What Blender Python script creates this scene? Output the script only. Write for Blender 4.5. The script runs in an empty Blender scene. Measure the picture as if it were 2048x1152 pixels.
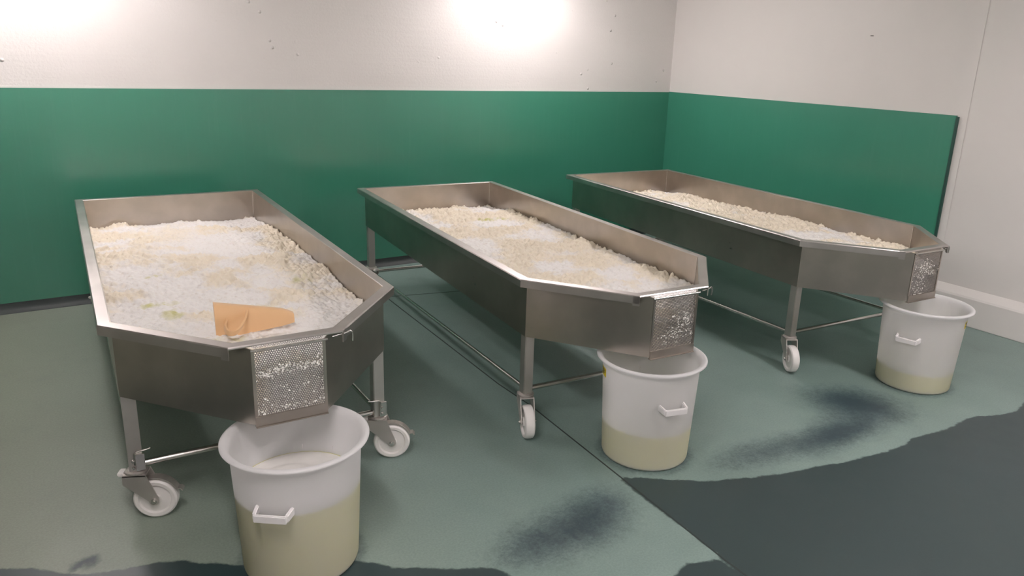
import bpy, bmesh, math, random
import numpy as np
from mathutils import Matrix, Vector

scene = bpy.context.scene
COL = scene.collection

# ---------------------------------------------------------------- camera
cam_d = bpy.data.cameras.new('camera')
cam = bpy.data.objects.new('camera', cam_d); COL.objects.link(cam)
cam_d.sensor_width = 36.0
cam_d.lens = 36.0 * 1506.66 / 2048.0
cam_d.shift_x = -32.45 / 2048.0
cam_d.shift_y = -31.16 / 2048.0
cam_d.clip_start = 0.05
CR = Vector((0.83714, -0.54588, 0.03496)); CF = Vector((0.53311, 0.79977, -0.27600)); CU = CR.cross(CF)
CR = CF.cross(CU).normalized(); CU = CR.cross(CF).normalized(); CF.normalize()
cam.matrix_world = Matrix(((CR.x, CU.x, -CF.x, 0.0), (CR.y, CU.y, -CF.y, 0.0), (CR.z, CU.z, -CF.z, 1.7476), (0, 0, 0, 1)))
scene.camera = cam

# ---------------------------------------------------------------- world, exposure
world = bpy.data.worlds.new('world'); scene.world = world
world.use_nodes = True
world.node_tree.nodes['Background'].inputs[0].default_value = (0.9, 0.95, 1.0, 1)
world.node_tree.nodes['Background'].inputs[1].default_value = 0.0
scene.view_settings.view_transform = 'Standard'
scene.view_settings.look = 'None'
scene.view_settings.gamma = 1.0
scene.view_settings.use_curve_mapping = False
scene.view_settings.exposure = 0.0
LAMP_STRENGTH = 78.0
LAMP_COLOR = (1.0, 0.905, 0.915)

random.seed(7)
rng = np.random.default_rng(11)

# ---------------------------------------------------------------- materials
def new_mat(name):
    m = bpy.data.materials.new(name); m.use_nodes = True
    nt = m.node_tree; b = nt.nodes['Principled BSDF']
    return m, nt, b
def N(nt, t, **kw):
    n = nt.nodes.new(t)
    for k, v in kw.items():
        setattr(n, k, v)
    return n
def lk(nt, a, b): nt.links.new(a, b)
def mapping(nt, scale, coord='Object'):
    tc = N(nt, 'ShaderNodeTexCoord'); mp = N(nt, 'ShaderNodeMapping')
    mp.inputs['Scale'].default_value = scale
    lk(nt, tc.outputs[coord], mp.inputs['Vector']); return mp.outputs[0]
def noise(nt, vec, scale, detail=3.0, rough=0.5):
    n = N(nt, 'ShaderNodeTexNoise'); n.inputs['Scale'].default_value = scale
    n.inputs['Detail'].default_value = detail; n.inputs['Roughness'].default_value = rough
    if vec is not None: lk(nt, vec, n.inputs['Vector'])
    return n.outputs[0]
def ramp(nt, fac, stops):
    r = N(nt, 'ShaderNodeValToRGB'); e = r.color_ramp.elements
    while len(e) < len(stops): e.new(0.5)
    for el, (p, c) in zip(e, stops):
        el.position = p; el.color = (*c, 1) if len(c) == 3 else c
    lk(nt, fac, r.inputs[0]); return r.outputs[0]
def mixc(nt, fac, a, b, mode='MIX'):
    m = N(nt, 'ShaderNodeMix', data_type='RGBA', blend_type=mode)
    for sock, v in ((m.inputs[0], fac), (m.inputs[6], a), (m.inputs[7], b)):
        if isinstance(v, (int, float)): sock.default_value = v
        elif isinstance(v, tuple): sock.default_value = (*v, 1)
        else: lk(nt, v, sock)
    return m.outputs[2]
def math_(nt, op, a, b=None, clamp=False):
    m = N(nt, 'ShaderNodeMath', operation=op, use_clamp=clamp)
    for i, v in enumerate((a, b)):
        if v is None: continue
        if isinstance(v, (int, float)): m.inputs[i].default_value = v
        else: lk(nt, v, m.inputs[i])
    return m.outputs[0]
def maprange(nt, v, a, b, c=0.0, d=1.0, smooth=True):
    m = N(nt, 'ShaderNodeMapRange', interpolation_type='SMOOTHSTEP' if smooth else 'LINEAR')
    lk(nt, v, m.inputs[0])
    for i, q in enumerate((a, b, c, d)): m.inputs[i + 1].default_value = q
    return m.outputs[0]
def bump(nt, b, height, strength, dist):
    n = N(nt, 'ShaderNodeBump'); n.inputs['Strength'].default_value = strength; n.inputs['Distance'].default_value = dist
    lk(nt, height, n.inputs['Height']); lk(nt, n.outputs[0], b.inputs['Normal'])

def steel_mat(name, col, rough, brush=(3, 3, 90), bm=0):
    m, nt, b = new_mat(name)
    v = mapping(nt, brush)
    n1 = noise(nt, v, 2.0, 4)
    n2 = noise(nt, mapping(nt, (1, 1, 1)), 5.0, 4)
    c = mixc(nt, maprange(nt, n2, 0.35, 0.7), tuple(x * 0.86 for x in col), col)
    lk(nt, c, b.inputs['Base Color'])
    b.inputs['Metallic'].default_value = 1.0
    r = math_(nt, 'ADD', math_(nt, 'MULTIPLY', n1, 0.06), rough - 0.05)
    r = math_(nt, 'ADD', r, math_(nt, 'MULTIPLY', n2, 0.08))
    lk(nt, r, b.inputs['Roughness'])
    if bm: bump(nt, b, n1, bm, 0.002)
    return m
M_STEEL = steel_mat('stainless_steel', (0.51, 0.465, 0.42), 0.28)
M_RIM = steel_mat('rim_steel', (0.62, 0.58, 0.56), 0.34, (6, 6, 6))
M_ROD = steel_mat('rod_steel', (0.68, 0.66, 0.63), 0.22, (2, 2, 2), 0)
M_LEG = steel_mat('leg_steel', (0.62, 0.59, 0.56), 0.44, (60, 60, 4))
M_PLATE = steel_mat('perforated_steel', (0.36, 0.34, 0.33), 0.40, (20, 20, 20), 0)
M_DARKSTEEL = steel_mat('caster_steel', (0.68, 0.64, 0.61), 0.52, (20, 20, 20), 0)

def plain_mat(name, col, rough=0.5, var=0.06, scale=8.0, spec=0.5):
    m, nt, b = new_mat(name)
    n = noise(nt, mapping(nt, (1, 1, 1)), scale, 4)
    c = mixc(nt, n, tuple(x * (1 - var) for x in col), tuple(min(1, x * (1 + var)) for x in col))
    lk(nt, c, b.inputs['Base Color']); b.inputs['Roughness'].default_value = rough
    b.inputs['Specular IOR Level'].default_value = spec
    return m

def plaster():
    m, nt, b = new_mat('white_painted_plaster')
    v = mapping(nt, (1, 1, 1))
    big = noise(nt, v, 1.3, 4)
    c = mixc(nt, big, (0.69, 0.67, 0.645), (0.76, 0.74, 0.715))
    lk(nt, c, b.inputs['Base Color']); b.inputs['Roughness'].default_value = 0.55
    # trowel relief: fine grit, pimples, and shallow horizontal board marks
    grit = noise(nt, v, 55.0, 5, 0.6)
    vor = N(nt, 'ShaderNodeTexVoronoi'); vor.inputs['Scale'].default_value = 9.0; lk(nt, v, vor.inputs['Vector'])
    pim = maprange(nt, vor.outputs['Distance'], 0.02, 0.13, 1.0, 0.0)
    mask = maprange(nt, noise(nt, v, 2.2, 3), 0.48, 0.62)
    lines = noise(nt, mapping(nt, (1.2, 1.2, 22.0)), 1.6, 3)
    h = math_(nt, 'ADD', math_(nt, 'MULTIPLY', grit, 0.35), math_(nt, 'MULTIPLY', math_(nt, 'MULTIPLY', pim, mask), 1.6))
    h = math_(nt, 'ADD', h, math_(nt, 'MULTIPLY', lines, 0.25))
    bump(nt, b, h, 0.7, 0.010)
    return m
M_PLASTER = plaster()
M_PANELWHITE = plain_mat('white_wall_panel', (0.70, 0.68, 0.65), 0.45, 0.03, 3)
M_CEIL = plain_mat('ceiling_white', (0.74, 0.73, 0.70), 0.6, 0.03, 3)

def green_mat():
    m, nt, b = new_mat('green_wall_sheet')
    v = mapping(nt, (1, 1, 1))
    st = noise(nt, mapping(nt, (26, 26, 0.8)), 1.5, 5, 0.65)
    big = noise(nt, v, 0.9, 3)
    c = mixc(nt, big, (0.036, 0.205, 0.128), (0.046, 0.232, 0.156))
    c = mixc(nt, maprange(nt, st, 0.5, 0.8, 0, 0.09), c, (0.09, 0.29, 0.21))
    lk(nt, c, b.inputs['Base Color'])
    r = math_(nt, 'ADD', math_(nt, 'MULTIPLY', st, 0.08), 0.20)
    lk(nt, r, b.inputs['Roughness'])
    b.inputs['Specular IOR Level'].default_value = 1.0
    bump(nt, b, st, 0.012, 0.002)
    return m
M_GREEN = green_mat()
M_GREENEDGE = plain_mat('green_sheet_edge', (0.012, 0.06, 0.045), 0.5)
M_COVE = plain_mat('dark_floor_cove', (0.016, 0.026, 0.025), 0.55, 0.15)
M_JOINT = plain_mat('floor_joint_sealant', (0.022, 0.030, 0.028), 0.5)

def floor_mat():
    m, nt, b = new_mat('green_epoxy_floor')
    v = mapping(nt, (1, 1, 1))
    a_s = N(nt, 'ShaderNodeAttribute', attribute_name='wet'); a_m = N(nt, 'ShaderNodeAttribute', attribute_name='damp_and_rings')
    a_o = N(nt, 'ShaderNodeAttribute', attribute_name='olive_cast')
    big = noise(nt, v, 1.1, 4, 0.55); fine = noise(nt, v, 120.0, 3, 0.6); spk = noise(nt, v, 70.0, 6, 0.8); mid = noise(nt, v, 7.0, 5, 0.6); mot = noise(nt, v, 28.0, 5, 0.7)
    dry = mixc(nt, maprange(nt, big, 0.35, 0.65), (0.180, 0.255, 0.232), (0.215, 0.295, 0.268))
    dry = mixc(nt, a_o.outputs['Fac'], dry, (0.270, 0.285, 0.215))
    dry = mixc(nt, maprange(nt, mid, 0.55, 0.75, 0, 0.25), dry, (0.180, 0.225, 0.200))
    # water film: signed distance in metres (negative inside), ragged by noise
    d = math_(nt, 'ADD', a_s.outputs['Fac'], math_(nt, 'MULTIPLY', math_(nt, 'SUBTRACT', mid, 0.5), 0.05))
    d = math_(nt, 'ADD', d, math_(nt, 'MULTIPLY', math_(nt, 'SUBTRACT', mot, 0.5), 0.012))
    wet = maprange(nt, d, -0.006, 0.006, 1.0, 0.0)
    # damp stains and bucket rings: soft amount broken up by speckle
    dm = math_(nt, 'ADD', a_m.outputs['Fac'], math_(nt, 'MULTIPLY', math_(nt, 'SUBTRACT', mot, 0.5), 0.45))
    dm = math_(nt, 'ADD', dm, math_(nt, 'MULTIPLY', math_(nt, 'SUBTRACT', spk, 0.5), 0.9))
    dm = math_(nt, 'ADD', dm, math_(nt, 'MULTIPLY', math_(nt, 'SUBTRACT', mid, 0.5), 0.45))
    damp_and_rings = math_(nt, 'MULTIPLY', maprange(nt, dm, 0.0, 1.0, 0.0, 0.9), maprange(nt, a_m.outputs['Fac'], 0.02, 0.30))
    c = mixc(nt, damp_and_rings, dry, (0.018, 0.036, 0.050))
    c = mixc(nt, wet, c, mixc(nt, big, (0.022, 0.042, 0.046), (0.030, 0.050, 0.050)))
    c = mixc(nt, maprange(nt, fine, 0.3, 0.7, 0.0, 0.16), c, (0.02, 0.03, 0.028))
    lk(nt, c, b.inputs['Base Color'])
    r = math_(nt, 'SUBTRACT', math_(nt, 'ADD', 0.40, math_(nt, 'MULTIPLY', mid, 0.12)), math_(nt, 'MULTIPLY', wet, 0.10))
    lk(nt, r, b.inputs['Roughness'])
    h = math_(nt, 'MULTIPLY', fine, math_(nt, 'SUBTRACT', 1.0, math_(nt, 'MULTIPLY', wet, 0.6)))
    bump(nt, b, h, 0.12, 0.002)
    return m
M_FLOOR = floor_mat()

def curd_mat():
    m, nt, b = new_mat('cheese_curd')
    v = mapping(nt, (1, 1, 1))
    g = N(nt, 'ShaderNodeAttribute', attribute_name='grain'); w = N(nt, 'ShaderNodeAttribute', attribute_name='whey')
    n1 = noise(nt, v, 45.0, 5, 0.65); n2 = noise(nt, v, 260.0, 3, 0.6)
    gr = maprange(nt, math_(nt, 'ADD', g.outputs['Fac'], math_(nt, 'MULTIPLY', math_(nt, 'SUBTRACT', n1, 0.5), 0.8)), 0.15, 0.85)
    c = mixc(nt, gr, (0.90, 0.88, 0.845), (0.89, 0.81, 0.66))
    c = mixc(nt, maprange(nt, n1, 0.30, 0.48, 0.28, 0.0), c, (0.58, 0.46, 0.30))  # crevice shade put into the colour: low spots of the relief tinted darker
    c = mixc(nt, w.outputs['Fac'], c, (0.62, 0.60, 0.25))
    lk(nt, c, b.inputs['Base Color'])
    b.inputs['Roughness'].default_value = 0.48
    b.inputs['Subsurface Weight'].default_value = 0.0
    h = math_(nt, 'ADD', n1, math_(nt, 'MULTIPLY', n2, 0.5))
    bump(nt, b, h, 0.6, 0.007)
    return m
M_CURD = curd_mat()

def hdpe_mat(name='white_translucent_plastic', k=0.55):
    m, nt, b = new_mat(name)
    n = noise(nt, mapping(nt, (1, 1, 1)), 4.0, 3)
    c = mixc(nt, n, (0.93, 0.925, 0.925), (0.95, 0.945, 0.945))
    lk(nt, c, b.inputs['Base Color']); b.inputs['Roughness'].default_value = 0.38
    tr = N(nt, 'ShaderNodeBsdfTranslucent'); lk(nt, c, tr.inputs[0])
    mx = N(nt, 'ShaderNodeMixShader'); mx.inputs[0].default_value = k
    lk(nt, b.outputs[0], mx.inputs[1]); lk(nt, tr.outputs[0], mx.inputs[2])
    lk(nt, mx.outputs[0], nt.nodes['Material Output'].inputs[0])
    return m
M_HDPE = hdpe_mat()
M_HANDLE = plain_mat('white_plastic', (0.80, 0.78, 0.775), 0.4, 0.02)
M_NYLON = plain_mat('white_nylon_wheel', (0.78, 0.76, 0.73), 0.42, 0.04, 14)
M_WHEY = plain_mat('yellow_whey', (0.66, 0.62, 0.10), 0.25, 0.03)
M_FOAM = plain_mat('whey_foam', (0.84, 0.82, 0.78), 0.6, 0.05, 40)
M_YELLOW = plain_mat('yellow_sticker', (0.80, 0.62, 0.02), 0.5, 0.05)
M_BLACK = plain_mat('black_print', (0.02, 0.02, 0.02), 0.5)
M_SCOOP = plain_mat('tan_plastic', (0.78, 0.50, 0.27), 0.32, 0.03, 5)
M_SCREW = plain_mat('dark_mark', (0.10, 0.09, 0.08), 0.5)
def emit_mat():
    m, nt, b = new_mat('lit_tube')
    b.inputs['Base Color'].default_value = (0.9, 0.9, 0.9, 1)
    n = noise(nt, mapping(nt, (1, 1, 1)), 2.0, 1)
    c = mixc(nt, n, LAMP_COLOR, LAMP_COLOR)
    lk(nt, c, b.inputs['Emission Color']); b.inputs['Emission Strength'].default_value = LAMP_STRENGTH
    return m
M_TUBE = emit_mat()

# ---------------------------------------------------------------- mesh helpers
class MB:
    def __init__(s): s.v = []; s.f = []
    def add(s, vs, fs):
        o = len(s.v); s.v += [tuple(p) for p in vs]; s.f += [tuple(i + o for i in f) for f in fs]; return s
    def box(s, x0, x1, y0, y1, z0, z1):
        return s.add([(x0, y0, z0), (x1, y0, z0), (x1, y1, z0), (x0, y1, z0), (x0, y0, z1), (x1, y0, z1), (x1, y1, z1), (x0, y1, z1)],
                     [(3, 2, 1, 0), (4, 5, 6, 7), (0, 1, 5, 4), (1, 2, 6, 5), (2, 3, 7, 6), (3, 0, 4, 7)])
    def prism(s, poly, z0, z1):
        n = len(poly)
        vs = [(*p, z0) for p in poly] + [(*p, z1) for p in poly]
        fs = [tuple(range(n - 1, -1, -1)), tuple(range(n, 2 * n))] + [(i, (i + 1) % n, n + (i + 1) % n, n + i) for i in range(n)]
        return s.add(vs, fs)
    def tube(s, pts, r, seg=12, cap=True):
        pts = [Vector(p) for p in pts]; n = len(pts); vs = []; up = None
        for i, p in enumerate(pts):
            t = (pts[min(i + 1, n - 1)] - pts[max(i - 1, 0)]).normalized()
            if up is None:
                up = Vector((0, 0, 1)) if abs(t.z) < 0.9 else Vector((1, 0, 0))
            a = (up - t * up.dot(t)).normalized(); bb = t.cross(a); up = a
            for k in range(seg):
                th = 2 * math.pi * k / seg; vs.append(p + (a * math.cos(th) + bb * math.sin(th)) * r)
        fs = [(i * seg + k, i * seg + (k + 1) % seg, (i + 1) * seg + (k + 1) % seg, (i + 1) * seg + k) for i in range(n - 1) for k in range(seg)]
        if cap: fs += [tuple(range(seg - 1, -1, -1)), tuple((n - 1) * seg + k for k in range(seg))]
        return s.add(vs, fs)
    def ribbon(s, pts, w, t, wdir):
        # strap of rectangular section swept through pts; w along wdir
        pts = [Vector(p) for p in pts]; n = len(pts); vs = []; wd = Vector(wdir).normalized()
        for i, p in enumerate(pts):
            tg = (pts[min(i + 1, n - 1)] - pts[max(i - 1, 0)]).normalized()
            a = (wd - tg * wd.dot(tg)).normalized(); bb = tg.cross(a)
            for sa, sb in ((-1, -1), (1, -1), (1, 1), (-1, 1)): vs.append(p + a * sa * w / 2 + bb * sb * t / 2)
        fs = [(i * 4 + k, i * 4 + (k + 1) % 4, (i + 1) * 4 + (k + 1) % 4, (i + 1) * 4 + k) for i in range(n - 1) for k in range(4)]
        fs += [(3, 2, 1, 0), tuple((n - 1) * 4 + k for k in range(4))]
        return s.add(vs, fs)
    def lathe(s, prof, seg=48, c=(0, 0, 0), axis='Z'):
        vs = []; n = len(prof)
        for (r, h) in prof:
            for k in range(seg):
                th = 2 * math.pi * k / seg; x, y = r * math.cos(th), r * math.sin(th)
                p = (x, y, h) if axis == 'Z' else ((h, x, y) if axis == 'X' else (y, h, x))
                vs.append((p[0] + c[0], p[1] + c[1], p[2] + c[2]))
        fs = [(i * seg + k, i * seg + (k + 1) % seg, (i + 1) * seg + (k + 1) % seg, (i + 1) * seg + k) for i in range(n - 1) for k in range(seg)]
        if prof[0][0] > 0: fs.append(tuple(range(seg - 1, -1, -1)))
        if prof[-1][0] > 0: fs.append(tuple((n - 1) * seg + k for k in range(seg)))
        return s.add(vs, fs)
    def mesh(s, name, mat, smooth=None, bevel=0.0):
        me = bpy.data.meshes.new(name); me.from_pydata(s.v, [], s.f)
        bm = bmesh.new(); bm.from_mesh(me)
        bmesh.ops.remove_doubles(bm, verts=bm.verts, dist=1e-5)
        bmesh.ops.recalc_face_normals(bm, faces=bm.faces)
        if bevel:
            es = [e for e in bm.edges if len(e.link_faces) == 2 and e.calc_face_angle(0) > 0.6]
            bmesh.ops.bevel(bm, geom=es, offset=bevel, segments=2, affect='EDGES', clamp_overlap=True)
        bm.to_mesh(me); bm.free()
        me.materials.append(mat)
        if smooth is not None:
            me.polygons.foreach_set('use_smooth', [True] * len(me.polygons))
            try: me.set_sharp_from_angle(angle=math.radians(smooth))
            except Exception: pass
        return me
    def build(s, name, mat, parent=None, smooth=None, bevel=0.0):
        return link(name, s.mesh(name, mat, smooth, bevel), parent)
def link(name, me, parent=None):
    o = bpy.data.objects.new(name, me); COL.objects.link(o)
    if parent is not None: o.parent = parent
    return o
def empty(name, loc, rz=0.0):
    o = bpy.data.objects.new(name, None); COL.objects.link(o)
    o.location = loc; o.rotation_euler = (0, 0, rz); o.empty_display_size = 0.1
    return o
def tag(o, label=None, cat=None, group=None, kind=None):
    if label: o['label'] = label
    if cat: o['category'] = cat
    if group: o['group'] = group
    if kind: o['kind'] = kind
    return o

# numpy noise ------------------------------------------------------
def vnoise(x, y, seed):
    r = np.random.default_rng(seed); T = r.random((256, 256))
    xi = np.floor(x).astype(int); yi = np.floor(y).astype(int); fx = x - xi; fy = y - yi
    fx = fx * fx * (3 - 2 * fx); fy = fy * fy * (3 - 2 * fy)
    g = lambda a, b: T[a % 256, b % 256]
    return (g(xi, yi) * (1 - fx) + g(xi + 1, yi) * fx) * (1 - fy) + (g(xi, yi + 1) * (1 - fx) + g(xi + 1, yi + 1) * fx) * fy
def fbm(x, y, seed, octv=4):
    a = 0.5; s = 0; t = 0
    for i in range(octv):
        s = s + a * vnoise(x * 2 ** i + 17.3 * i, y * 2 ** i + 5.1 * i, seed + i); t += a; a *= 0.55
    return s / t
def worley(x, y, seed):
    r = np.random.default_rng(seed); TX = r.random((256, 256)); TY = r.random((256, 256)); TR = r.random((256, 256))
    xi = np.floor(x).astype(int); yi = np.floor(y).astype(int)
    best = np.full(x.shape, 9.0); rad = np.zeros(x.shape)
    for dx in (-1, 0, 1):
        for dy in (-1, 0, 1):
            a = (xi + dx); b = (yi + dy); px = a + TX[a % 256, b % 256]; py = b + TY[a % 256, b % 256]
            d = np.hypot(x - px, y - py); m = d < best
            best = np.where(m, d, best); rad = np.where(m, TR[a % 256, b % 256], rad)
    return best, rad

# ---------------------------------------------------------------- the room
XR, YB, ZC = 5.509, 5.798, 2.52          # right wall, back wall, ceiling
XL, YF = -4.2, -3.0
def struct(o, label=None):
    o['kind'] = 'structure'
    if label: o['label'] = label
    return o

# floor: one slab surface, with water film distance and damp stains plus bucket rings stored per vertex
def poly_sdf(px, py, poly):
    d = np.full(px.shape, 1e9); inside = np.zeros(px.shape, bool); n = len(poly)
    for i in range(n):
        (ax, ay), (bx, by) = poly[i], poly[(i + 1) % n]
        ex, ey = bx - ax, by - ay; wx, wy = px - ax, py - ay
        t = np.clip((wx * ex + wy * ey) / (ex * ex + ey * ey), 0, 1)
        d = np.minimum(d, np.hypot(wx - t * ex, wy - t * ey))
        cond = ((ay > py) != (by > py)) & (px < (bx - ax) * (py - ay) / ((by - ay) if abs(by - ay) > 1e-9 else 1e-9) + ax)
        inside ^= cond
    return np.where(inside, -d, d)
W1 = [(1.963, 2.2), (2.11, 2.083), (2.253, 1.982), (2.44, 1.903), (2.694, 1.824), (2.808, 1.804), (3.003, 1.758), (3.211, 1.73), (3.375, 1.713), (3.47, 1.739), (3.747, 1.703), (3.946, 1.718), (4.264, 1.621), (4.442, 1.661), (5.3, 1.35), (5.3, -0.6), (1.918, -0.6), (1.918, 0.837), (1.944, 1.55), (1.95, 1.734)]
W2 = [(1.721, 1.585), (1.823, 1.601), (1.931, 1.561), (1.941, 1.552), (1.918, 0.837), (1.222, 1.258)]
W3 = [(-1.2, 3.4), (-0.478, 2.959), (-0.263, 2.798), (-0.185, 2.749), (-0.108, 2.689), (-0.077, 2.655), (-0.022, 2.62), (0.029, 2.602), (0.13, 2.576), (0.193, 2.561), (0.255, 2.537), (0.355, 2.465), (0.432, 2.404), (0.616, 2.305), (0.791, 2.221), (0.909, 2.111), (1.058, 2.017), (1.196, 1.938), (1.223, 1.88), (0.93, 0.9), (-1.2, 1.4)]
SPOT = [(-0.014 + 0.040 * math.cos(t), 2.679 + 0.030 * math.sin(t)) for t in np.linspace(0, 6.2832, 17)[:-1]]
def grid_axis(a, b, fa, fb, fine, coarse):
    l = list(np.arange(a, fa, coarse)) + list(np.arange(fa, fb, fine)) + list(np.arange(fb, b, coarse)) + [b]
    return np.array(l)
gx = grid_axis(XL, XR, -0.8, 4.9, 0.03, 0.25); gy = grid_axis(YF, YB, 0.9, 3.3, 0.03, 0.25)
GX, GY = np.meshgrid(gx, gy, indexing='ij')
nx, ny = GX.shape
fv = np.stack([GX, GY, np.zeros_like(GX)], -1).reshape(-1, 3)
ii = np.arange((nx - 1) * (ny - 1)); a_ = ii // (ny - 1) * ny + ii % (ny - 1)
ff = np.stack([a_, a_ + ny, a_ + ny + 1, a_ + 1], 1)
me = bpy.data.meshes.new('floor'); me.from_pydata(fv.tolist(), [], ff.tolist())
sd = poly_sdf(GX, GY, W1)
for Q in (W2, W3): sd = np.minimum(sd, poly_sdf(GX, GY, Q))
def blob(cx, cy, rx, ry, ang, amp=1.0):
    c, s = math.cos(ang), math.sin(ang); u = ((GX - cx) * c + (GY - cy) * s) / rx; v = (-(GX - cx) * s + (GY - cy) * c) / ry
    return amp * np.exp(-(u * u + v * v))
jx = 2.0
damp_and_rings = blob(1.62, 1.99, 0.25, 0.16, 0.1, 0.72) + blob(1.36, 1.98, 0.20, 0.12, 0.0, 0.45) + blob(1.80, 2.08, 0.14, 0.12, 0.3, 0.35)
damp_and_rings = np.where(GX < 1.99, damp_and_rings, damp_and_rings * np.clip(1 - (GX - 1.99) / 0.03, 0, 1))
damp_and_rings = damp_and_rings + blob(3.58, 2.14, 0.27, 0.19, -0.8, 1.0) + blob(3.15, 1.98, 0.28, 0.12, 0.2, 0.55) + blob(2.68, 2.02, 0.32, 0.11, -0.12, 0.65) + blob(3.3, 1.93, 0.3, 0.1, 0, 0.5)
damp_and_rings += 0.55 * np.clip(1 - np.abs(poly_sdf(GX, GY, SPOT)) / 0.02, 0, 1) + 0.55 * (poly_sdf(GX, GY, SPOT) < 0)
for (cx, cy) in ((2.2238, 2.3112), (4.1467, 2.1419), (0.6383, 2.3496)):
    dd = np.hypot(GX - cx, GY - cy); damp_and_rings += 0.5 * np.exp(-((dd - 0.20) / 0.03) ** 2)  # darker ring on the floor round each bucket base
olive_cast = np.clip((1.3 - GX) / 1.6, 0, 1) * 0.75  # warm cast of the light towards the left, painted into the floor colour
for nm, arr in (('wet', sd), ('damp_and_rings', damp_and_rings), ('olive_cast', olive_cast)):
    at = me.attributes.new(nm, 'FLOAT', 'POINT'); at.data.foreach_set('value', arr.reshape(-1).astype(np.float32))
me.materials.append(M_FLOOR)
floor = struct(link('floor', me), 'grey-green epoxy floor with dark wet patches')
# sealed joints between the floor slabs
j = MB(); jp = [(1.944, -3.0), (1.944, 1.55), (2.016, 2.9635), (2.007, 3.2664), (2.059, 4.80), (2.09, 5.75)]
for (p, q) in zip(jp[:-1], jp[1:]):
    d = Vector((q[0] - p[0], q[1] - p[1], 0)); nrm = Vector((-d.y, d.x, 0)).normalized() * 0.0035
    j.prism([(p[0] - nrm.x, p[1] - nrm.y), (q[0] - nrm.x, q[1] - nrm.y), (q[0] + nrm.x, q[1] + nrm.y), (p[0] + nrm.x, p[1] + nrm.y)], -0.004, 0.0008)
j.build('floor_joint', M_JOINT, floor)
j = MB(); j.prism([(2.04, 4.983), (3.6, 4.65), (3.6, 4.659), (2.04, 4.992)], -0.004, 0.0008); j.build('floor_joint', M_JOINT, floor)

wb = struct(MB().box(XL - 0.15, XR + 0.15, YB, YB + 0.15, 0, ZC).build('wall_back', M_PLASTER), 'rough white plastered wall')
wr = struct(MB().box(XR, XR + 0.15, YF, YB, 0, ZC).build('wall_right', M_PANELWHITE), 'smooth off-white panelled wall')
struct(MB().box(XL - 0.15, XL, YF, YB, 0, ZC).build('wall_left', M_PANELWHITE))
struct(MB().box(XL - 0.15, XR + 0.15, YF - 0.15, YF, 0, ZC).build('wall_front', M_PANELWHITE))
struct(MB().box(XL - 0.15, XR + 0.15, YF - 0.15, YB + 0.15, ZC, ZC + 0.1).build('ceiling', M_CEIL))
# green cladding sheets
GH = 1.445
tag(MB().box(XL, XR, YB - 0.012, YB, 0.062, GH).build('cladding_sheet', M_GREEN, wb), 'glossy green wall sheet')
tag(MB().box(XR - 0.016, XR, 2.872, YB - 0.012, 0.03, GH + 0.004).build('cladding_sheet', M_GREEN, wr), 'glossy green wall sheet')
MB().box(XR - 0.022, XR, 2.856, 2.872, 0.03, GH - 0.004).build('sheet_edge', M_GREENEDGE, wr)
MB().box(XL, XR, YB - 0.003, YB, GH, GH + 0.010).build('sheet_edge', M_PANELWHITE, wb)
# dark cove under the back sheet
c = MB(); prof = [(YB - 0.001, 0.0), (YB - 0.05, 0.0), (YB - 0.047, 0.006), (YB - 0.03, 0.018), (YB - 0.018, 0.036), (YB - 0.013, 0.064), (YB - 0.001, 0.064)]
n = len(prof); vs = [(XL, *p) for p in prof] + [(XR - 0.001, *p) for p in prof]
c.add(vs, [tuple(range(n)), tuple(range(2 * n - 1, n - 1, -1))] + [(i, (i + 1) % n, n + (i + 1) % n, n + i) for i in range(n)])
struct(c.build('baseboard_back', M_COVE, smooth=40), 'dark cove strip at the foot of the green wall')
# white kerb along the right wall in front of the green sheet
c = MB(); prof = [(XR, 0.0), (XR - 0.062, 0.0), (XR - 0.066, 0.20), (XR - 0.060, 0.214), (XR - 0.008, 0.258), (XR, 0.258)]
n = len(prof); vs = [(p[0], YF, p[1]) for p in prof] + [(p[0], 2.852, p[1]) for p in prof]
c.add(vs, [tuple(range(n)), tuple(range(2 * n - 1, n - 1, -1))] + [(i, (i + 1) % n, n + (i + 1) % n, n + i) for i in range(n)])
struct(c.build('baseboard_right', M_PANELWHITE, bevel=0.004), 'white kerb with a sloping top along the wall')
# joint cover strips of the wall panels
struct(MB().box(XR - 0.004, XR, 2.800, 2.918, 0.262, ZC).build('trim_1', M_PANELWHITE, bevel=0.002), 'white cover strip over a wall panel joint')
struct(MB().box(XR - 0.003, XR, 1.55, 1.60, 0.262, ZC).build('trim_2', M_PANELWHITE), 'white cover strip over a wall panel joint')
MB().box(XR - 0.003, XR, 3.62, 3.645, 1.985, 1.991).build('wall_mark', M_SCREW, wr)

# ---------------------------------------------------------------- ceiling lamps
def lamp(x, y, ln, label, tubes=(-0.035, 0.035)):
    r = empty('ceiling_lamp', (x, y, ZC))
    tag(r, label, 'lamp', 'ceiling strip lamps')
    MB().box(-0.07, 0.07, -ln / 2, ln / 2, -0.06, -0.001).build('housing', M_PANELWHITE, r, bevel=0.006)
    for sx in tubes:
        MB().tube([(sx, -ln / 2 + 0.03, -0.082), (sx, ln / 2 - 0.03, -0.082)], 0.018, 14).build('tube', M_TUBE, r, smooth=40)
    for sy in (-1, 1):
        MB().box(-0.06, 0.06, sy * (ln / 2 - 0.015) - 0.015, sy * (ln / 2 - 0.015) + 0.015, -0.105, -0.06).build('end_cap', M_PANELWHITE, r, bevel=0.004)
    return r
lamp(0.08, 5.03, 1.25, 'ceiling strip lamp near the back wall above the vat with the scoop')
lamp(3.62, 5.03, 1.25, 'ceiling strip lamp near the back wall between the middle and far vats')
lamp(0.08, 1.1, 1.25, 'ceiling strip lamp over the nearest bucket', (-0.045, 0.0, 0.045))
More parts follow.
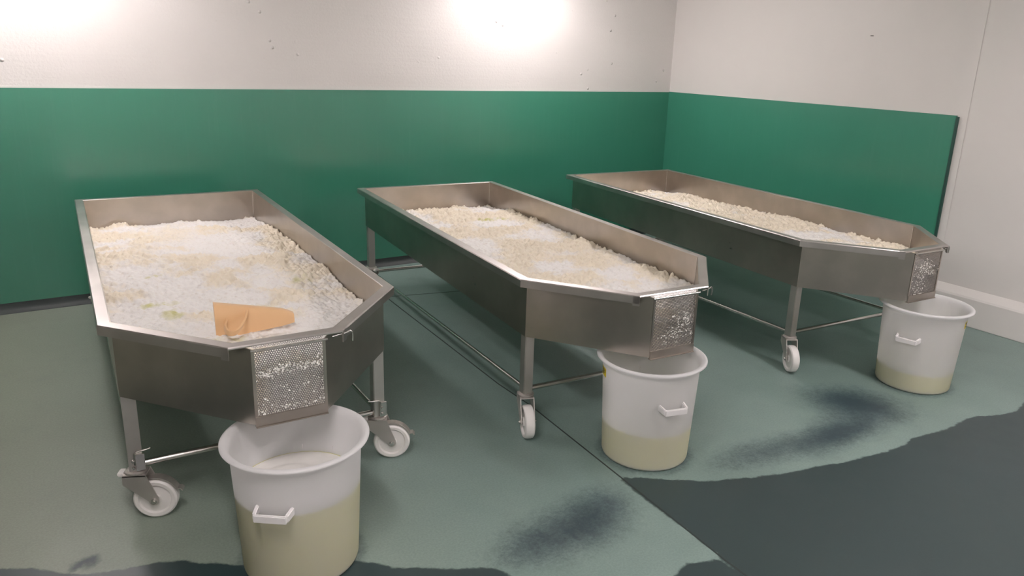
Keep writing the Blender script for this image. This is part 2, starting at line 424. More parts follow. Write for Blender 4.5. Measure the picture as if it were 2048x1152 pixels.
lamp(3.62, 1.1, 1.25, 'ceiling strip lamp over the front floor at the right', (-0.045, 0.0, 0.045))
lamp(0.08, -1.6, 1.25, 'ceiling strip lamp behind the viewer at the left', (-0.045, 0.0, 0.045))
lamp(3.62, -1.6, 1.25, 'ceiling strip lamp behind the viewer at the right', (-0.045, 0.0, 0.045))

# ---------------------------------------------------------------- vats
W, L, T, T2 = 1.0, 2.436, 0.3825, 0.057
WF, WG, OV, H = 0.343, 0.239, 0.046, 0.80
LG = L + T + T2
def zb(l): return 0.527 - 0.005 * l
def offset(poly, o):
    n = len(poly); out = []
    for i in range(n):
        p0, p1, p2 = Vector(poly[i - 1]), Vector(poly[i]), Vector(poly[(i + 1) % n])
        d1 = (p1 - p0).normalized(); d2 = (p2 - p1).normalized()
        n1 = Vector((d1.y, -d1.x)); n2 = Vector((d2.y, -d2.x))
        m = (n1 + n2) / (1 + n1.dot(n2)); out.append(tuple(p1 + m * o))
    return out
# plan points (x, length); y of the mesh is minus length
BASE = [(-W / 2, 0), (W / 2, 0), (W / 2, L), (WF / 2, L + T), (-WF / 2, L + T), (-W / 2, L)]
def P3(p, z): return (p[0], -p[1], z)
def body_mesh():
    m = MB(); t = 0.003
    inner = [(-WG / 2, LG), (-WF / 2, L + T), (-W / 2, L), (-W / 2, 0), (W / 2, 0), (W / 2, L), (WF / 2, L + T), (WG / 2, LG)]
    outer = [(-WG / 2 - 0.0042, LG)] + [offset(BASE, t)[k] for k in (4, 5, 0, 1, 2, 3)] + [(WG / 2 + 0.0042, LG)]
    outer[1] = (-WF / 2 - 0.004, L + T); outer[6] = (WF / 2 + 0.004, L + T)
    top = [0.786, H - 0.001, H - 0.001, H - 0.001, H - 0.001, H - 0.001, H - 0.001, 0.786]
    n = len(inner); vs = []
    for k in range(n):
        vs += [P3(inner[k], zb(inner[k][1]) + t), P3(inner[k], top[k]), P3(outer[k], top[k]), P3(outer[k], zb(outer[k][1]))]
    fs = []
    for k in range(n - 1):
        a, b = 4 * k, 4 * k + 4
        fs += [(a, a + 1, b + 1, b), (a + 1, a + 2, b + 2, b + 1), (a + 2, a + 3, b + 3, b + 2)]
    fs += [(0, 1, 2, 3), tuple(4 * (n - 1) + q for q in (3, 2, 1, 0))]
    fs += [tuple(4 * k for k in range(n)), tuple(4 * k + 3 for k in range(n - 1, -1, -1)), (0, 3, 4 * (n - 1) + 3, 4 * (n - 1))]
    return m.add(vs, fs)
def rim_mesh():
    m = MB(); O = offset(BASE, OV); I0 = BASE; I1 = offset(BASE, 0.004); O1 = offset(BASE, OV - 0.004); Oi = offset(BASE, OV - 0.003)
    lip = 0.036; n = 6
    ring = [(I0, H - 0.004), (I1, H), (O1, H), (O, H - 0.004), (O, H - lip), (Oi, H - lip), (Oi, H - 0.006), (I1, H - 0.006)]
    flat = [(I0, H - 0.004), (I1, H), (O1, H), (O, H - 0.004), (O, H - 0.008), (Oi, H - 0.008), (Oi, H - 0.006), (I1, H - 0.006)]
    k = len(ring)
    for e in range(n):
        a, b = e, (e + 1) % n
        use = flat if e == 3 else ring          # the front edge has no turned-down lip
        va = [P3(r[0][a], r[1]) for r in use]; vb = [P3(r[0][b], r[1]) for r in use]
        m.add(va + vb, [(i, (i + 1) % k, k + (i + 1) % k, k + i) for i in range(k)] + [tuple(range(k)), tuple(range(2 * k - 1, k - 1, -1))])
    return m
def perf_mesh():
    """perforated sheet: staggered round holes cut through, front face at y = -LG, folded back under the rim at the top"""
    pitch = 0.0079; cols = 29; rp = pitch * 0.866; z0, z1 = 0.545, 0.780
    rows = int((z1 - z0) / rp); m = MB(); hr = 0.0029; th = 0.0015
    def cell(u, v, place):
        vs = []; fs = []
        for k in range(12):
            an = math.pi / 6 * k + math.pi / 6; R = pitch / math.sqrt(3) * (1.0 if k % 2 == 0 else 0.866)
            vs.append(place(u + R * math.sin(an - math.pi / 6), v + R * math.cos(an - math.pi / 6), 0))
        for k in range(12):
            an = math.pi / 6 * k; vs.append(place(u + hr * math.sin(an), v + hr * math.cos(an), 0))
        for k in range(12):
            an = math.pi / 6 * k; vs.append(place(u + hr * math.sin(an), v + hr * math.cos(an), th))
        for k in range(12):
            q = (k + 1) % 12
            fs += [(k, q, 12 + q, 12 + k), (12 + k, 12 + q, 24 + q, 24 + k)]
        m.add(vs, fs)
    fr = lambda x, z, d: (x, -(LG - d), z)
    for r in range(rows + 1):
        for c_ in range(cols):
            x = (c_ - (cols - 1) / 2) * pitch + (pitch / 4 if r % 2 else -pitch / 4)
            cell(x, z0 + r * rp, fr)
    # the folded top: three rows leaning back to the rim
    ztop = z0 + rows * rp + rp * 0.5
    lean = lambda x, s, d: (x, -(LG - 0.004 - s * 0.50 - d * 0.7), ztop + 0.004 + s * 0.62 - d * 0.7)
    for r in range(3):
        for c_ in range(cols + r):
            cell((c_ - (cols + r - 1) / 2) * pitch, 0.004 + r * rp, lean)
    return m, z0, z1, ztop
def gate_frame_mesh(z0, ztop):
    m = MB(); h = WG / 2
    m.box(-h - 0.004, h + 0.004, -LG - 0.006, -LG + 0.002, zb(LG) - 0.006, z0 - 0.003)        # bottom strip
    m.box(-h - 0.004, h + 0.004, -LG - 0.012, -LG + 0.01, zb(LG) - 0.010, zb(LG) - 0.006)      # drip fold
    m.box(-h - 0.005, -h + 0.006, -LG - 0.003, -LG + 0.002, z0 - 0.01, ztop + 0.004)
    m.box(h - 0.006, h + 0.005, -LG - 0.003, -LG + 0.002, z0 - 0.01, ztop + 0.004)
    return m
BODY = body_mesh().mesh('trough', M_STEEL); RIM = rim_mesh().mesh('rim', M_RIM)
pm, PZ0, PZ1, PZT = perf_mesh(); PERF = pm.mesh('perforated_plate', M_PLATE)
GFRAME = gate_frame_mesh(PZ0, PZT).mesh('gate_frame', M_STEEL, bevel=0.001)
GBAR = MB().tube([(-WG / 2 - 0.006, -LG - 0.003, PZT + 0.001), (WG / 2 + 0.012, -LG - 0.003, PZT + 0.001)], 0.0042, 10).mesh('gate_bar', M_ROD, smooth=40)
# bent hook that holds the gate at each end of the rim
def hook_mesh():
    x = WF / 2 + 0.046; y = -(L + T + 0.030); m = MB()
    m.tube([(WF / 2 - 0.020, y - 0.020, H - 0.016), (x - 0.012, y - 0.006, H - 0.015), (x + 0.004, y, H - 0.012), (x + 0.012, y + 0.002, H - 0.018), (x + 0.014, y + 0.002, H - 0.030), (x + 0.013, y + 0.002, H - 0.052)], 0.0032, 8)
    return m
HOOKS = [hook_mesh().mesh('gate_hook', M_ROD, smooth=40)]
# folded end plates where the lips of the rim stop at the spout
def rimend_mesh(sx):
    O = offset(BASE, OV); p = O[3] if sx > 0 else O[4]; q = O[2] if sx > 0 else O[5]
    d = (Vector(q) - Vector(p)).normalized(); nn = Vector((-d.y, d.x)) * (1 if sx > 0 else -1)
    a = Vector(p); pts = [a - d * 0.001, a + d * 0.030, a + d * 0.030 + nn * -0.004, a - d * 0.001 + nn * -0.004]
    return MB().prism([(v.x, -v.y) for v in pts], H - 0.046, H - 0.001)
ENDS = [rimend_mesh(-1).mesh('rim_end', M_RIM, bevel=0.001), rimend_mesh(1).mesh('rim_end', M_RIM, bevel=0.001)]

# thin light strips added for the bright highlight line of the inner corners
CORNER_LINES = []
for (cx_, cy_) in ((-W / 2, 0.0), (W / 2, 0.0), (W / 2, L), (-W / 2, L)):
    qx = cx_ * (1 - 0.0018 / abs(cx_)); qy = cy_ + (0.0018 if cy_ == 0 else -0.0008)
    CORNER_LINES.append(MB().tube([(qx, -qy, zb(cy_) + 0.004), (qx, -qy, H - 0.004)], 0.0024, 8).mesh('corner_highlight', M_ROD, smooth=40))
# caster: swivel head and fork (part), wheel, axle bolt, brake shoe (sub-parts). local +X is the trailing direction
RW = 0.08; TRAIL = 0.060; LEGB = 0.205
def fork_mesh():
    m = MB(); m.lathe([(0.036, LEGB - 0.012), (0.040, LEGB - 0.010), (0.040, LEGB - 0.004), (0.030, LEGB)], 24)
    m.box(-0.042, 0.040, -0.034, 0.034, LEGB - 0.020, LEGB - 0.012)
    for s in (-1, 1):
        y0, y1 = (0.030, 0.034) if s > 0 else (-0.034, -0.030)
        prof = [(-0.042, LEGB - 0.013), (0.040, LEGB - 0.013), (TRAIL + 0.018, RW + 0.012)]
        for k in range(7):
            a = math.radians(30 - k * 35); prof.append((TRAIL + 0.019 * math.cos(a), RW + 0.019 * math.sin(a)))
        prof += [(-0.044, LEGB - 0.05)]
        n = len(prof); vs = [(p[0], y0, p[1]) for p in prof] + [(p[0], y1, p[1]) for p in prof]
        m.add(vs, [tuple(range(n)), tuple(range(2 * n - 1, n - 1, -1))] + [(i, (i + 1) % n, n + (i + 1) % n, n + i) for i in range(n)])
    return m
FORK = fork_mesh().mesh('caster_fork', M_DARKSTEEL, bevel=0.0012)
prof = [(0.010, -0.024), (0.020, -0.024), (0.022, -0.018), (0.055, -0.014), (0.060, -0.022), (0.072, -0.023), (0.078, -0.018), (RW, -0.008),
        (RW, 0.008), (0.078, 0.018), (0.072, 0.023), (0.060, 0.022), (0.055, 0.014), (0.022, 0.018), (0.020, 0.024), (0.010, 0.024)]
WHEEL = MB().lathe(prof, 48, (TRAIL, 0, RW), 'Y').mesh('wheel', M_NYLON, smooth=35)
BOLT = MB().lathe([(0.0, -0.043), (0.006, -0.043), (0.0065, -0.039), (0.011, -0.039), (0.011, -0.034), (0.011, 0.034), (0.011, 0.039), (0.0065, 0.039), (0.006, 0.043), (0.0, 0.043)], 12, (TRAIL, 0, RW), 'Y').mesh('axle_bolt', M_ROD, smooth=35)
def brake_mesh():
    m = MB(); pts = []
    for k in range(9):
        a = math.radians(112 - k * 11); pts.append((TRAIL + (RW + 0.007) * math.cos(a), 0, RW + (RW + 0.007) * math.sin(a)))
    m.ribbon(pts, 0.036, 0.004, (0, 1, 0)); e = pts[-1]
    m.ribbon([e, (e[0] + 0.012, 0, e[2] + 0.002), (e[0] + 0.020, 0, e[2] - 0.008)], 0.030, 0.004, (0, 1, 0))
    return m
PEDAL = MB().box(-0.064, -0.038, -0.020, 0.020, LEGB - 0.024, LEGB - 0.008).mesh('brake_pedal', M_NYLON, bevel=0.004)
BRAKE = brake_mesh().mesh('brake_shoe', M_DARKSTEEL)
def leg_mesh(top):
    return MB().box(-0.024, 0.024, -0.024, 0.024, LEGB - 0.002, top)
# drop-pin latch on a leg
def latch_mesh(sx):
    m = MB(); y = -0.031
    m.tube([(0.052 * sx, y, LEGB + 0.088), (0.036 * sx, y, LEGB + 0.084), (0.004 * sx, y - 0.001, LEGB + 0.082), (-0.004 * sx, y - 0.001, LEGB + 0.074), (-0.004 * sx, y - 0.001, LEGB + 0.030)], 0.0035, 8)
    m.box(-0.001, 0.030, y - 0.002, y + 0.008, LEGB + 0.004, LEGB + 0.070)
    for z in (LEGB + 0.018, LEGB + 0.046): m.lathe([(0, -0.040), (0.005, -0.039), (0.006, -0.033), (0.006, -0.026)], 10, (-0.010 * sx, 0, z), 'Y')
    return m
LATCH = {s: latch_mesh(s).mesh('drop_pin_latch', M_ROD, smooth=40) for s in (-1, 1)}

LX = W / 2 - 0.024; LYF = L - 0.022; LYB = 0.026
def rail_mesh(a, b, r=0.0105): return MB().tube([a, b], r, 12)

def make_vat(loc, rz, dz, label, headings, latches):
    r = empty('draining_vat', (loc[0], loc[1], 0.0), rz)
    tag(r, label, 'vat', 'stainless draining vats')
    for nm, me in (('trough', BODY), ('rim', RIM), ('perforated_plate', PERF), ('gate_frame', GFRAME), ('gate_bar', GBAR)):
        o = link(nm, me, r); o.location.z = dz
        if nm == 'perforated_plate': o['label'] = 'perforated drain plate with round holes'
    for me in CORNER_LINES: link('corner_highlight', me, r).location.z = dz
    for me in HOOKS: link('gate_hook', me, r).location.z = dz
    for me in ENDS: link('rim_end', me, r).location.z = dz
    zr_f, zr_b = 0.222, 0.165
    for (sx, l, k) in ((-1, LYF, 0), (1, LYF, 1), (-1, LYB, 2), (1, LYB, 3)):
        o = link('leg', leg_mesh(zb(l) + dz - 0.0005).mesh('leg', M_LEG, bevel=0.003), r); o.location = (sx * LX, -l, 0)
        if k < 2 and latches:
            q = link('drop_pin_latch', LATCH[1 if sx < 0 else -1], o)
        fk = link('caster', FORK, r); fk.location = (sx * LX, -l, 0); fk.rotation_euler.z = headings[k] - rz
        link('wheel', WHEEL, fk)['label'] = 'white nylon wheel'
        link('axle_bolt', BOLT, fk)
        if latches or k > 1:
            link("brake_shoe", BRAKE, fk); link('brake_pedal', PEDAL, fk)
    for sx in (-1, 1):
        rail_mesh((sx * LX, -LYF + 0.022, zr_f), (sx * LX, -LYB - 0.022, zr_b)).build('side_rail', M_ROD, r, smooth=40)
    rail_mesh((-LX + 0.022, -LYF, zr_f), (LX - 0.022, -LYF, zr_f), 0.0125).build('cross_rail', M_ROD, r, smooth=40)
    rail_mesh((-LX + 0.022, -LYB, zr_b), (LX - 0.022, -LYB, zr_b), 0.0125).build('cross_rail', M_ROD, r, smooth=40)
    return r

def make_curd(loc, rz, dz, name_label, lev, mounds, seed, res, grainy, pools, smooth=()):
    """lev(u, l): height of the surface; granular lumps on top"""
    l1 = LG - 0.0026
    nl = int(l1 / res); nw = int(W / res)
    ls = np.linspace(0.004, l1, nl); us = np.linspace(-1, 1, nw)
    Lg, Ug = np.meshgrid(ls, us, indexing='ij')
    half = np.where(Lg < L, W / 2, W / 2 + (WG / 2 - W / 2) * (Lg - L) / (LG - L)) - 0.004
    X = Ug * half; Y = Lg
    base = lev(X, Y)
    base = base + 0.018 * (fbm(X * 3.2, Y * 3.2, seed, 3) - 0.5) * 2 + 0.010 * (fbm(X * 9, Y * 9, seed + 9, 3) - 0.5) * 2
    grain = np.clip((fbm(X * 4.2 + 3, Y * 4.2, seed + 20, 4) - 0.5) * 3.6 + grainy, 0, 1)
    for (mx, my, rr, hh) in mounds:
        g = np.exp(-(((X - mx) / rr) ** 2 + ((Y - my) / rr) ** 2)); base += hh * g; grain = np.clip(grain + 0.6 * g, 0, 1)
    for (mx, my, rr) in smooth:          # pressed, whiter patches without crumbs
        grain = np.clip(grain - 1.0 * np.exp(-(((X - mx) / rr) ** 2 + ((Y - my) / (rr * 1.3)) ** 2)), 0, 1)
    wx = X + 0.012 * (fbm(X * 40, Y * 40, seed + 31, 2) - 0.5); wy = Y + 0.012 * (fbm(X * 40 + 9, Y * 40, seed + 32, 2) - 0.5)
    d1, r1 = worley(wx / 0.020, wy / 0.020, seed + 3); d2, r2 = worley(wx / 0.043, wy / 0.043, seed + 4)
    lump = 0.0075 * (0.35 + r1) * np.sqrt(np.clip(1 - (d1 / 0.62) ** 2, 0, 1)) + 0.011 * r2 * np.sqrt(np.clip(1 - (d2 / 0.68) ** 2, 0, 1))
    Z = base - 0.004 + lump * (0.85 + 1.05 * grain) + 0.004 * (vnoise(X * 130, Y * 130, seed + 7) - 0.5)
    whey = np.zeros_like(Z)
    for (mx, my, rx, ry) in pools:
        e = ((X - mx) / rx) ** 2 + ((Y - my) / ry) ** 2
        whey = np.maximum(whey, np.clip(1.25 - e, 0, 1) * np.clip(fbm(X * 26, Y * 26, seed + 40, 3) * 2.6 - 0.75, 0, 1))
    # edges settle against the steel
    Z = np.minimum(Z, 0.782)
    vs = np.stack([X, -Y, Z + dz], -1).reshape(-1, 3)
    k = np.arange((nl - 1) * (nw - 1)); a = k // (nw - 1) * nw + k % (nw - 1)
    fs = np.stack([a, a + nw, a + nw + 1, a + 1], 1).tolist()
    verts = vs.tolist(); nv = len(verts)
    # skirt down to the bottom all round
    ring = [i * nw for i in range(nl)] + [(nl - 1) * nw + q for q in range(1, nw)] + [i * nw + nw - 1 for i in range(nl - 2, -1, -1)] + [q for q in range(nw - 2, 0, -1)]
    for i in ring:
        p = verts[i]; verts.append([p[0], p[1], zb(-p[1]) + 0.0036 + dz])
    m_ = len(ring)
    for i in range(m_):
        q = (i + 1) % m_; fs.append((ring[i], ring[q], nv + q, nv + i))
    me = bpy.data.meshes.new('cheese_curd'); me.from_pydata(verts, [], fs); me.update()
    for nm, arr in (('grain', grain), ('whey', whey)):
        at = me.attributes.new(nm, 'FLOAT', 'POINT'); z = np.zeros(len(verts), np.float32); z[:nv] = arr.reshape(-1)
        if nm == 'grain': z[nv:] = 0.5
        at.data.foreach_set('value', z)
    me.materials.append(M_CURD)
    me.polygons.foreach_set('use_smooth', [True] * len(me.polygons))
    bm = bmesh.new(); bm.from_mesh(me); bmesh.ops.recalc_face_normals(bm, faces=bm.faces); bm.to_mesh(me); bm.free()
    o = link('cheese_curd', me); o.location = (loc[0], loc[1], 0); o.rotation_euler.z = rz
    tag(o, name_label, 'cheese curd', 'curd beds in the vats', 'stuff')
    return o

def crumbs(vat, spots, seed):
    """curd pressed through and stuck on the drain plate: tiny grains, joined"""
    rr = random.Random(seed); m = MB()
    ico = [(0, 0, 1), (0.894, 0, 0.447), (0.276, 0.851, 0.447), (-0.724, 0.526, 0.447), (-0.724, -0.526, 0.447), (0.276, -0.851, 0.447),
           (0.724, 0.526, -0.447), (-0.276, 0.851, -0.447), (-0.894, 0, -0.447), (-0.276, -0.851, -0.447), (0.724, -0.526, -0.447), (0, 0, -1)]
    tri = [(0, 1, 2), (0, 2, 3), (0, 3, 4), (0, 4, 5), (0, 5, 1), (1, 6, 2), (2, 7, 3), (3, 8, 4), (4, 9, 5), (5, 10, 1), (6, 7, 2), (7, 8, 3), (8, 9, 4), (9, 10, 5), (10, 6, 1), (11, 7, 6), (11, 8, 7), (11, 9, 8), (11, 10, 9), (11, 6, 10)]
    for (cx, cz, sx, sz, n) in spots:
        for _ in range(n):
            x = max(-WG / 2 + 0.008, min(WG / 2 - 0.008, rr.gauss(cx, sx))); z = max(PZ0, min(PZT - 0.01, rr.gauss(cz, sz))); q = rr.uniform(0.0016, 0.0036)
            m.add([(x + v[0] * q * rr.uniform(.7, 1.3), -LG - 0.0005 + v[1] * q * 0.8, z + v[2] * q * rr.uniform(.7, 1.4)) for v in ico], tri)
    o = m.build('curd_crumbs', M_FOAM, vat, smooth=60); o['kind'] = 'stuff'; o['label'] = 'white curd crumbs stuck on the drain plate'
    return o

V1 = ((0.7323, 5.2899), -0.02893, 0.0); V2 = ((2.4911, 5.1162), -0.07337, -0.016); V3 = ((4.2922, 5.0193), -0.06940, 0.001)
A = math.atan2
v1 = make_vat(*V1, 'stainless steel draining vat with a tan scoop lying in its curd', [A(-0.40, 0.92), A(-0.42, 0.90), 0.4, -0.6], True)
v2 = make_vat(*V2, 'stainless steel draining vat standing between the other two vats', [A(-0.93, -0.36), A(0.75, -0.6), 1.9, 2.3], False)
v3 = make_vat(*V3, 'stainless steel draining vat farthest right, beside the green side wall', [A(-0.86, -0.50), A(-0.9, -0.4), 1.4, 2.0], False)

def lev1(x, l): return np.interp(l, [0, 0.35, 1.3, 2.25, 2.5, LG], [0.608, 0.640, 0.672, 0.655, 0.650, 0.650]) + 0.02 * np.clip(0.2 - x, -0.2, 0.6) * np.clip(l, 0, 1)
def lev2(x, l): return np.interp(l, [0, 0.3, 1.4, 2.3, LG], [0.612, 0.628, 0.648, 0.640, 0.640])
def lev3(x, l): return np.interp(l, [0, 0.3, 1.5, 2.3, LG], [0.598, 0.615, 0.642, 0.644, 0.640]) + 0.012 * np.exp(-((x - 0.2) / 0.2) ** 2)
make_curd(*V1, 'white curd bed with the tan scoop lying in it', lev1,
          [(-0.30, 0.06, 0.06, 0.025), (0.36, 1.40, 0.10, 0.030), (0.40, 1.70, 0.09, 0.025), (-0.14, 0.73, 0.16, 0.018), (-0.30, 1.0, 0.14, 0.014), (0.20, 1.35, 0.10, 0.016), (-0.05, 0.45, 0.2, 0.01)],
          101, 0.0055, 0.42, [(-0.266, 2.065, 0.05, 0.07), (-0.30, 1.90, 0.09, 0.03), (-0.16, 2.45, 0.10, 0.05), (0.34, 1.78, 0.05, 0.05), (-0.28, 1.5, 0.04, 0.03)],
          [(0.36, 2.22, 0.17), (0.22, 2.55, 0.15), (0.40, 0.25, 0.16), (-0.40, 1.45, 0.13), (-0.40, 2.1, 0.10), (0.12, 1.1, 0.12)])
make_curd(*V2, 'granular curd bed in the middle vat', lev2, [(0.40, 1.50, 0.055, 0.035), (0.10, 1.55, 0.14, 0.018), (0.05, 1.3, 0.1, 0.012), (0.42, 2.05, 0.06, 0.016)],
          202, 0.0055, 0.55, [(0.20, 0.60, 0.18, 0.03)])
make_curd(*V3, 'heaped curd bed in the vat beside the green side wall', lev3, [(0.30, 0.5, 0.13, 0.02), (0.25, 1.0, 0.12, 0.022), (0.35, 1.6, 0.10, 0.020), (0.1, 1.5, 0.2, 0.01), (0.38, 1.2, 0.1, -0.02)],
          303, 0.0070, 0.62, [])
crumbs(v1, [(-0.07, 0.69, 0.02, 0.008, 45), (-0.02, 0.705, 0.02, 0.008, 40), (0.05, 0.70, 0.03, 0.008, 50), (0.10, 0.71, 0.012, 0.016, 25), (0.03, 0.62, 0.03, 0.02, 22), (0.0, 0.555, 0.09, 0.006, 50), (-0.06, 0.58, 0.03, 0.015, 18), (0.10, 0.60, 0.02, 0.03, 18)], 1)
crumbs(v2, [(0.03, 0.62, 0.03, 0.03, 40), (0.07, 0.66, 0.01, 0.015, 30), (-0.03, 0.57, 0.04, 0.02, 30), (0.02, 0.60, 0.02, 0.03, 30), (0.09, 0.60, 0.01, 0.03, 14)], 2)
crumbs(v3, [(0.0, 0.70, 0.06, 0.02, 70), (-0.03, 0.66, 0.05, 0.03, 60), (-0.05, 0.58, 0.04, 0.03, 60)], 3)

# ---------------------------------------------------------------- scoop lying in the first vat
def scoop():
    r = empty('scoop', (0.655, 2.935, 0.695), -0.13)
    tag(r, 'tan plastic scoop half sunk in the white curd', 'scoop')
    # shell: a tapering half-round bowl on its side; open side away and down
    m = MB(); nl_, na = 15, 13; th = 0.0045
    def pt(i, k, off):
        s = i / (nl_ - 1); x = -0.140 + 0.295 * s
        ht = 0.096 - 0.060 * s - 0.012 * max(0, (s - 0.8) / 0.2) ** 2; dp = 0.085 - 0.035 * s
        a = math.radians(-12 + 150 * k / (na - 1))            # from the low front, over the top, to the back
        e = 0.55
        cx, sz_ = math.cos(a), math.sin(a)
        y = -math.copysign(abs(cx) ** e, cx) * (dp / 2 - off); z = math.copysign(abs(sz_) ** e, sz_) * (ht - off)
        return (x, y, z)
    for off in (0.0, th):
        vs = [pt(i, k, off) for i in range(nl_) for k in range(na)]
        m.add(vs, [(i * na + k, i * na + k + 1, (i + 1) * na + k + 1, (i + 1) * na + k) for i in range(nl_ - 1) for k in range(na - 1)])
    for i in range(nl_ - 1):
        for k in (0, na - 1): m.add([pt(i, k, 0), pt(i + 1, k, 0), pt(i + 1, k, th), pt(i, k, th)], [(0, 1, 2, 3)])
    for k in range(na - 1): m.add([pt(nl_ - 1, k, 0), pt(nl_ - 1, k + 1, 0), pt(nl_ - 1, k + 1, th), pt(nl_ - 1, k, th)], [(0, 1, 2, 3)])
    e0 = [pt(0, k, 0) for k in range(na)]; m.add(e0, [tuple(range(na))])
    e1 = [(p[0] + th, p[1], p[2]) for p in e0]; m.add(e1, [tuple(range(na - 1, -1, -1))])
    m.build('bowl', M_SCOOP, r, smooth=50)
    h = MB(); ctl = [Vector(q) for q in ((-0.022, -0.034, 0.062), (-0.038, -0.085, 0.040), (-0.070, -0.125, 0.014), (-0.100, -0.118, 0.010), (-0.108, -0.080, 0.022), (-0.098, -0.036, 0.034))]
    pts = []
    for k in range(len(ctl) - 1):
        p0, p1, p2, p3 = ctl[max(k - 1, 0)], ctl[k], ctl[k + 1], ctl[min(k + 2, len(ctl) - 1)]
        for t in (0, .25, .5, .75):
            pts.append(0.5 * (2 * p1 + (p2 - p0) * t + (2 * p0 - 5 * p1 + 4 * p2 - p3) * t * t + (3 * p1 - p0 - 3 * p2 + p3) * t ** 3))
    pts.append(ctl[-1])
    h.ribbon(pts, 0.022, 0.007, (0.25, -0.3, 1.0))
    h.build('handle', M_SCOOP, r, smooth=50, bevel=0.0015)
    return r
scoop()

# ---------------------------------------------------------------- buckets
RT, RBS, HB = 0.2459, 0.197, 0.4816
prof = [(0.0, 0.001), (RBS - 0.012, 0.001), (RBS - 0.003, 0.005), (RBS, 0.014), (0.2165, 0.440), (0.2190, 0.452), (0.2290, 0.463), (0.2400, 0.468), (RT, 0.473), (RT, 0.478), (0.2405, HB),
        (0.2300, HB), (0.2210, 0.475), (0.2150, 0.462), (0.2125, 0.445), (RBS - 0.0045, 0.016), (RBS - 0.014, 0.008), (0.0, 0.007)]
BUCKET = MB().lathe(prof, 96).mesh('bucket_body', M_HDPE, smooth=60)
def handle_mesh():
    m = MB(); r0 = 0.2085 + 0.0; z = 0.318
    # two arms and a deep grip bar; local -Y is outwards
    for s in (-1, 1):
        x = s * 0.058
        vs = [(x - 0.006, -r0 + 0.010, z - 0.014), (x + 0.006, -r0 + 0.010, z - 0.014), (x + 0.006, -r0 + 0.010, z + 0.016), (x - 0.006, -r0 + 0.010, z + 0.016),
              (x - 0.006 - s * 0.006, -r0 - 0.036, z - 0.016), (x + 0.006 - s * 0.006, -r0 - 0.036, z - 0.016), (x + 0.006 - s * 0.006, -r0 - 0.036, z + 0.010), (x - 0.006 - s * 0.006, -r0 - 0.036, z + 0.010)]
        m.add(vs, [(3, 2, 1, 0), (4, 5, 6, 7), (0, 1, 5, 4), (1, 2, 6, 5), (2, 3, 7, 6), (3, 0, 4, 7)])
    m.box(-0.054, 0.054, -r0 - 0.042, -r0 - 0.031, z - 0.020, z + 0.008)
    return m
HANDLE = handle_mesh().mesh('handle', M_HANDLE, bevel=0.003)
def wrap_mesh(a0, a1, z0, z1, off, n=8):
    m = MB(); rad = lambda z: RBS + (0.2165 - RBS) * (z - 0.014) / 0.426 + off
    for k in range(n):
        t0 = a0 + (a1 - a0) * k / n; t1 = a0 + (a1 - a0) * (k + 1) / n
        q = []
        for o_ in (0.0, 0.0004):
            for (t, z) in ((t0, z0), (t1, z0), (t1, z1), (t0, z1)):
                r = rad(z) + o_; q.append((r * math.cos(t), r * math.sin(t), z))
        m.add(q, [(0, 1, 2, 3), (7, 6, 5, 4), (0, 1, 5, 4), (1, 2, 6, 5), (2, 3, 7, 6), (3, 0, 4, 7)])
    return m
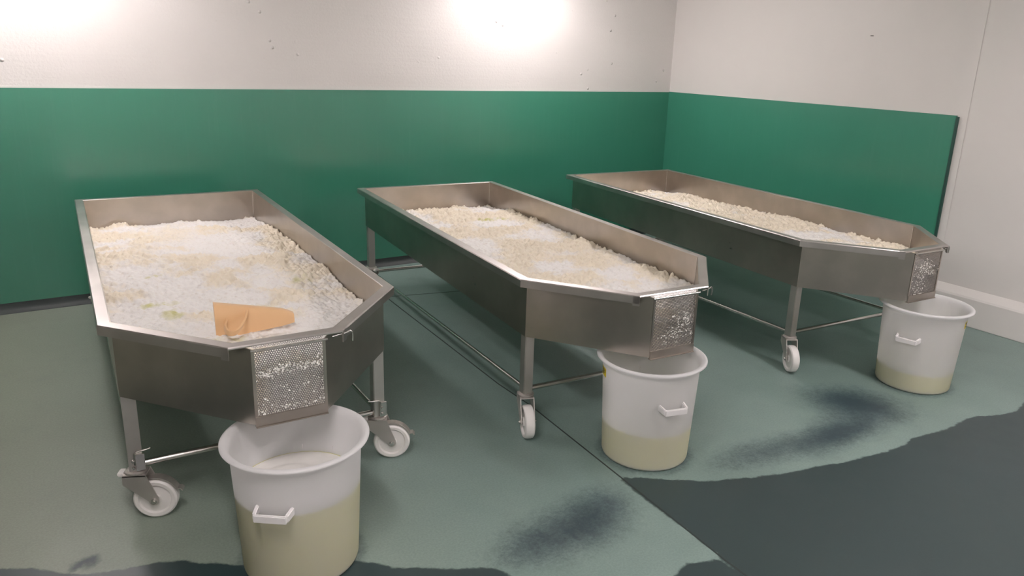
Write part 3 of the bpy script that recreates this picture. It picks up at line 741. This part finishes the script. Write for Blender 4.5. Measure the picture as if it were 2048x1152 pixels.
def make_bucket(loc, face, label, hang, level, wlabel, sticker=None, foam=False):
    """face: angle from the bucket toward the viewer; hang: handle turned from it"""
    r = empty('bucket', (loc[0], loc[1], 0.0)); tag(r, label, 'bucket', 'white plastic buckets under the spouts')
    link('bucket_body', BUCKET, r)
    for k in (0, 1):
        o = link('handle', HANDLE, r); o.rotation_euler.z = face + hang + math.pi / 2 + k * math.pi
    if sticker:
        a = face + sticker[0]; w = sticker[1]; z0, z1 = 0.385, 0.425
        s = wrap_mesh(a - w / 2, a + w / 2, z0, z1, 0.0004).build('sticker', M_YELLOW, r); s['label'] = 'yellow sticker with black print'
        b_ = wrap_mesh(a - w * 0.10, a + w * 0.12, z0 + 0.008, z1 - 0.006, 0.0009, 3)
        for (f0, f1, h0, h1) in ((0.18, 0.40, 0.026, 0.030), (0.18, 0.36, 0.018, 0.021), (-0.42, -0.16, 0.028, 0.034), (-0.40, -0.18, 0.010, 0.014)):
            g = wrap_mesh(a + w * f0, a + w * f1, z0 + h0, z0 + h1, 0.0009, 3); b_.add(g.v, g.f)
        b_.build('sticker_print', M_BLACK, s)
    rad = lambda z: RBS - 0.0030 + (0.2125 - RBS + 0.0045) * (z - 0.016) / 0.429
    w = MB().lathe([(0.0, 0.0075), (RBS - 0.014, 0.0085), (RBS - 0.0030, 0.017), (rad(level), level), (0.0, level)], 72)
    wo = w.build('whey', M_WHEY, smooth=40); wo.location = (loc[0], loc[1], 0)
    tag(wo, wlabel, 'whey', 'whey collected in the buckets', 'stuff')
    if foam:
        f = MB(); nr, na = 12, 48
        vs = []
        for i in range(nr + 1):
            for k in range(na):
                a = 2 * math.pi * k / na; q = i / nr; rr_ = q * (rad(level) - 0.004)
                x, y = rr_ * math.cos(a), rr_ * math.sin(a)
                z = level + 0.004 + 0.030 * max(0, 1 - ((x + 0.02) / 0.10) ** 2 - ((y - 0.03) / 0.09) ** 2) + 0.006 * float(vnoise(np.array([x * 30 + 9]), np.array([y * 30 + 9]), 5)[0])
                if i == nr: z = level + 0.0005
                vs.append((x, y, z))
        f.add(vs, [(i * na + k, i * na + (k + 1) % na, (i + 1) * na + (k + 1) % na, (i + 1) * na + k) for i in range(nr) for k in range(na)])
        fo = f.build('foam', M_FOAM, wo, smooth=60); fo['label'] = 'white foam on the whey'
    return r
make_bucket((0.6383, 2.3496), -1.836, 'nearest white plastic bucket, more than half full of yellow whey', math.radians(-22), 0.300, 'yellow whey filling more than half of the nearest bucket', None, True)
make_bucket((2.2238, 2.3112), -2.337, 'white plastic bucket under the spout of the middle vat', math.radians(30), 0.170, 'yellow whey filling the lower third of the middle bucket', (math.radians(-72), 0.30))
make_bucket((4.1467, 2.1419), -2.665, 'white plastic bucket farthest right, beside the white kerb', math.radians(-15), 0.110, 'shallow yellow whey in the bucket beside the white kerb', (math.radians(80), 0.26))
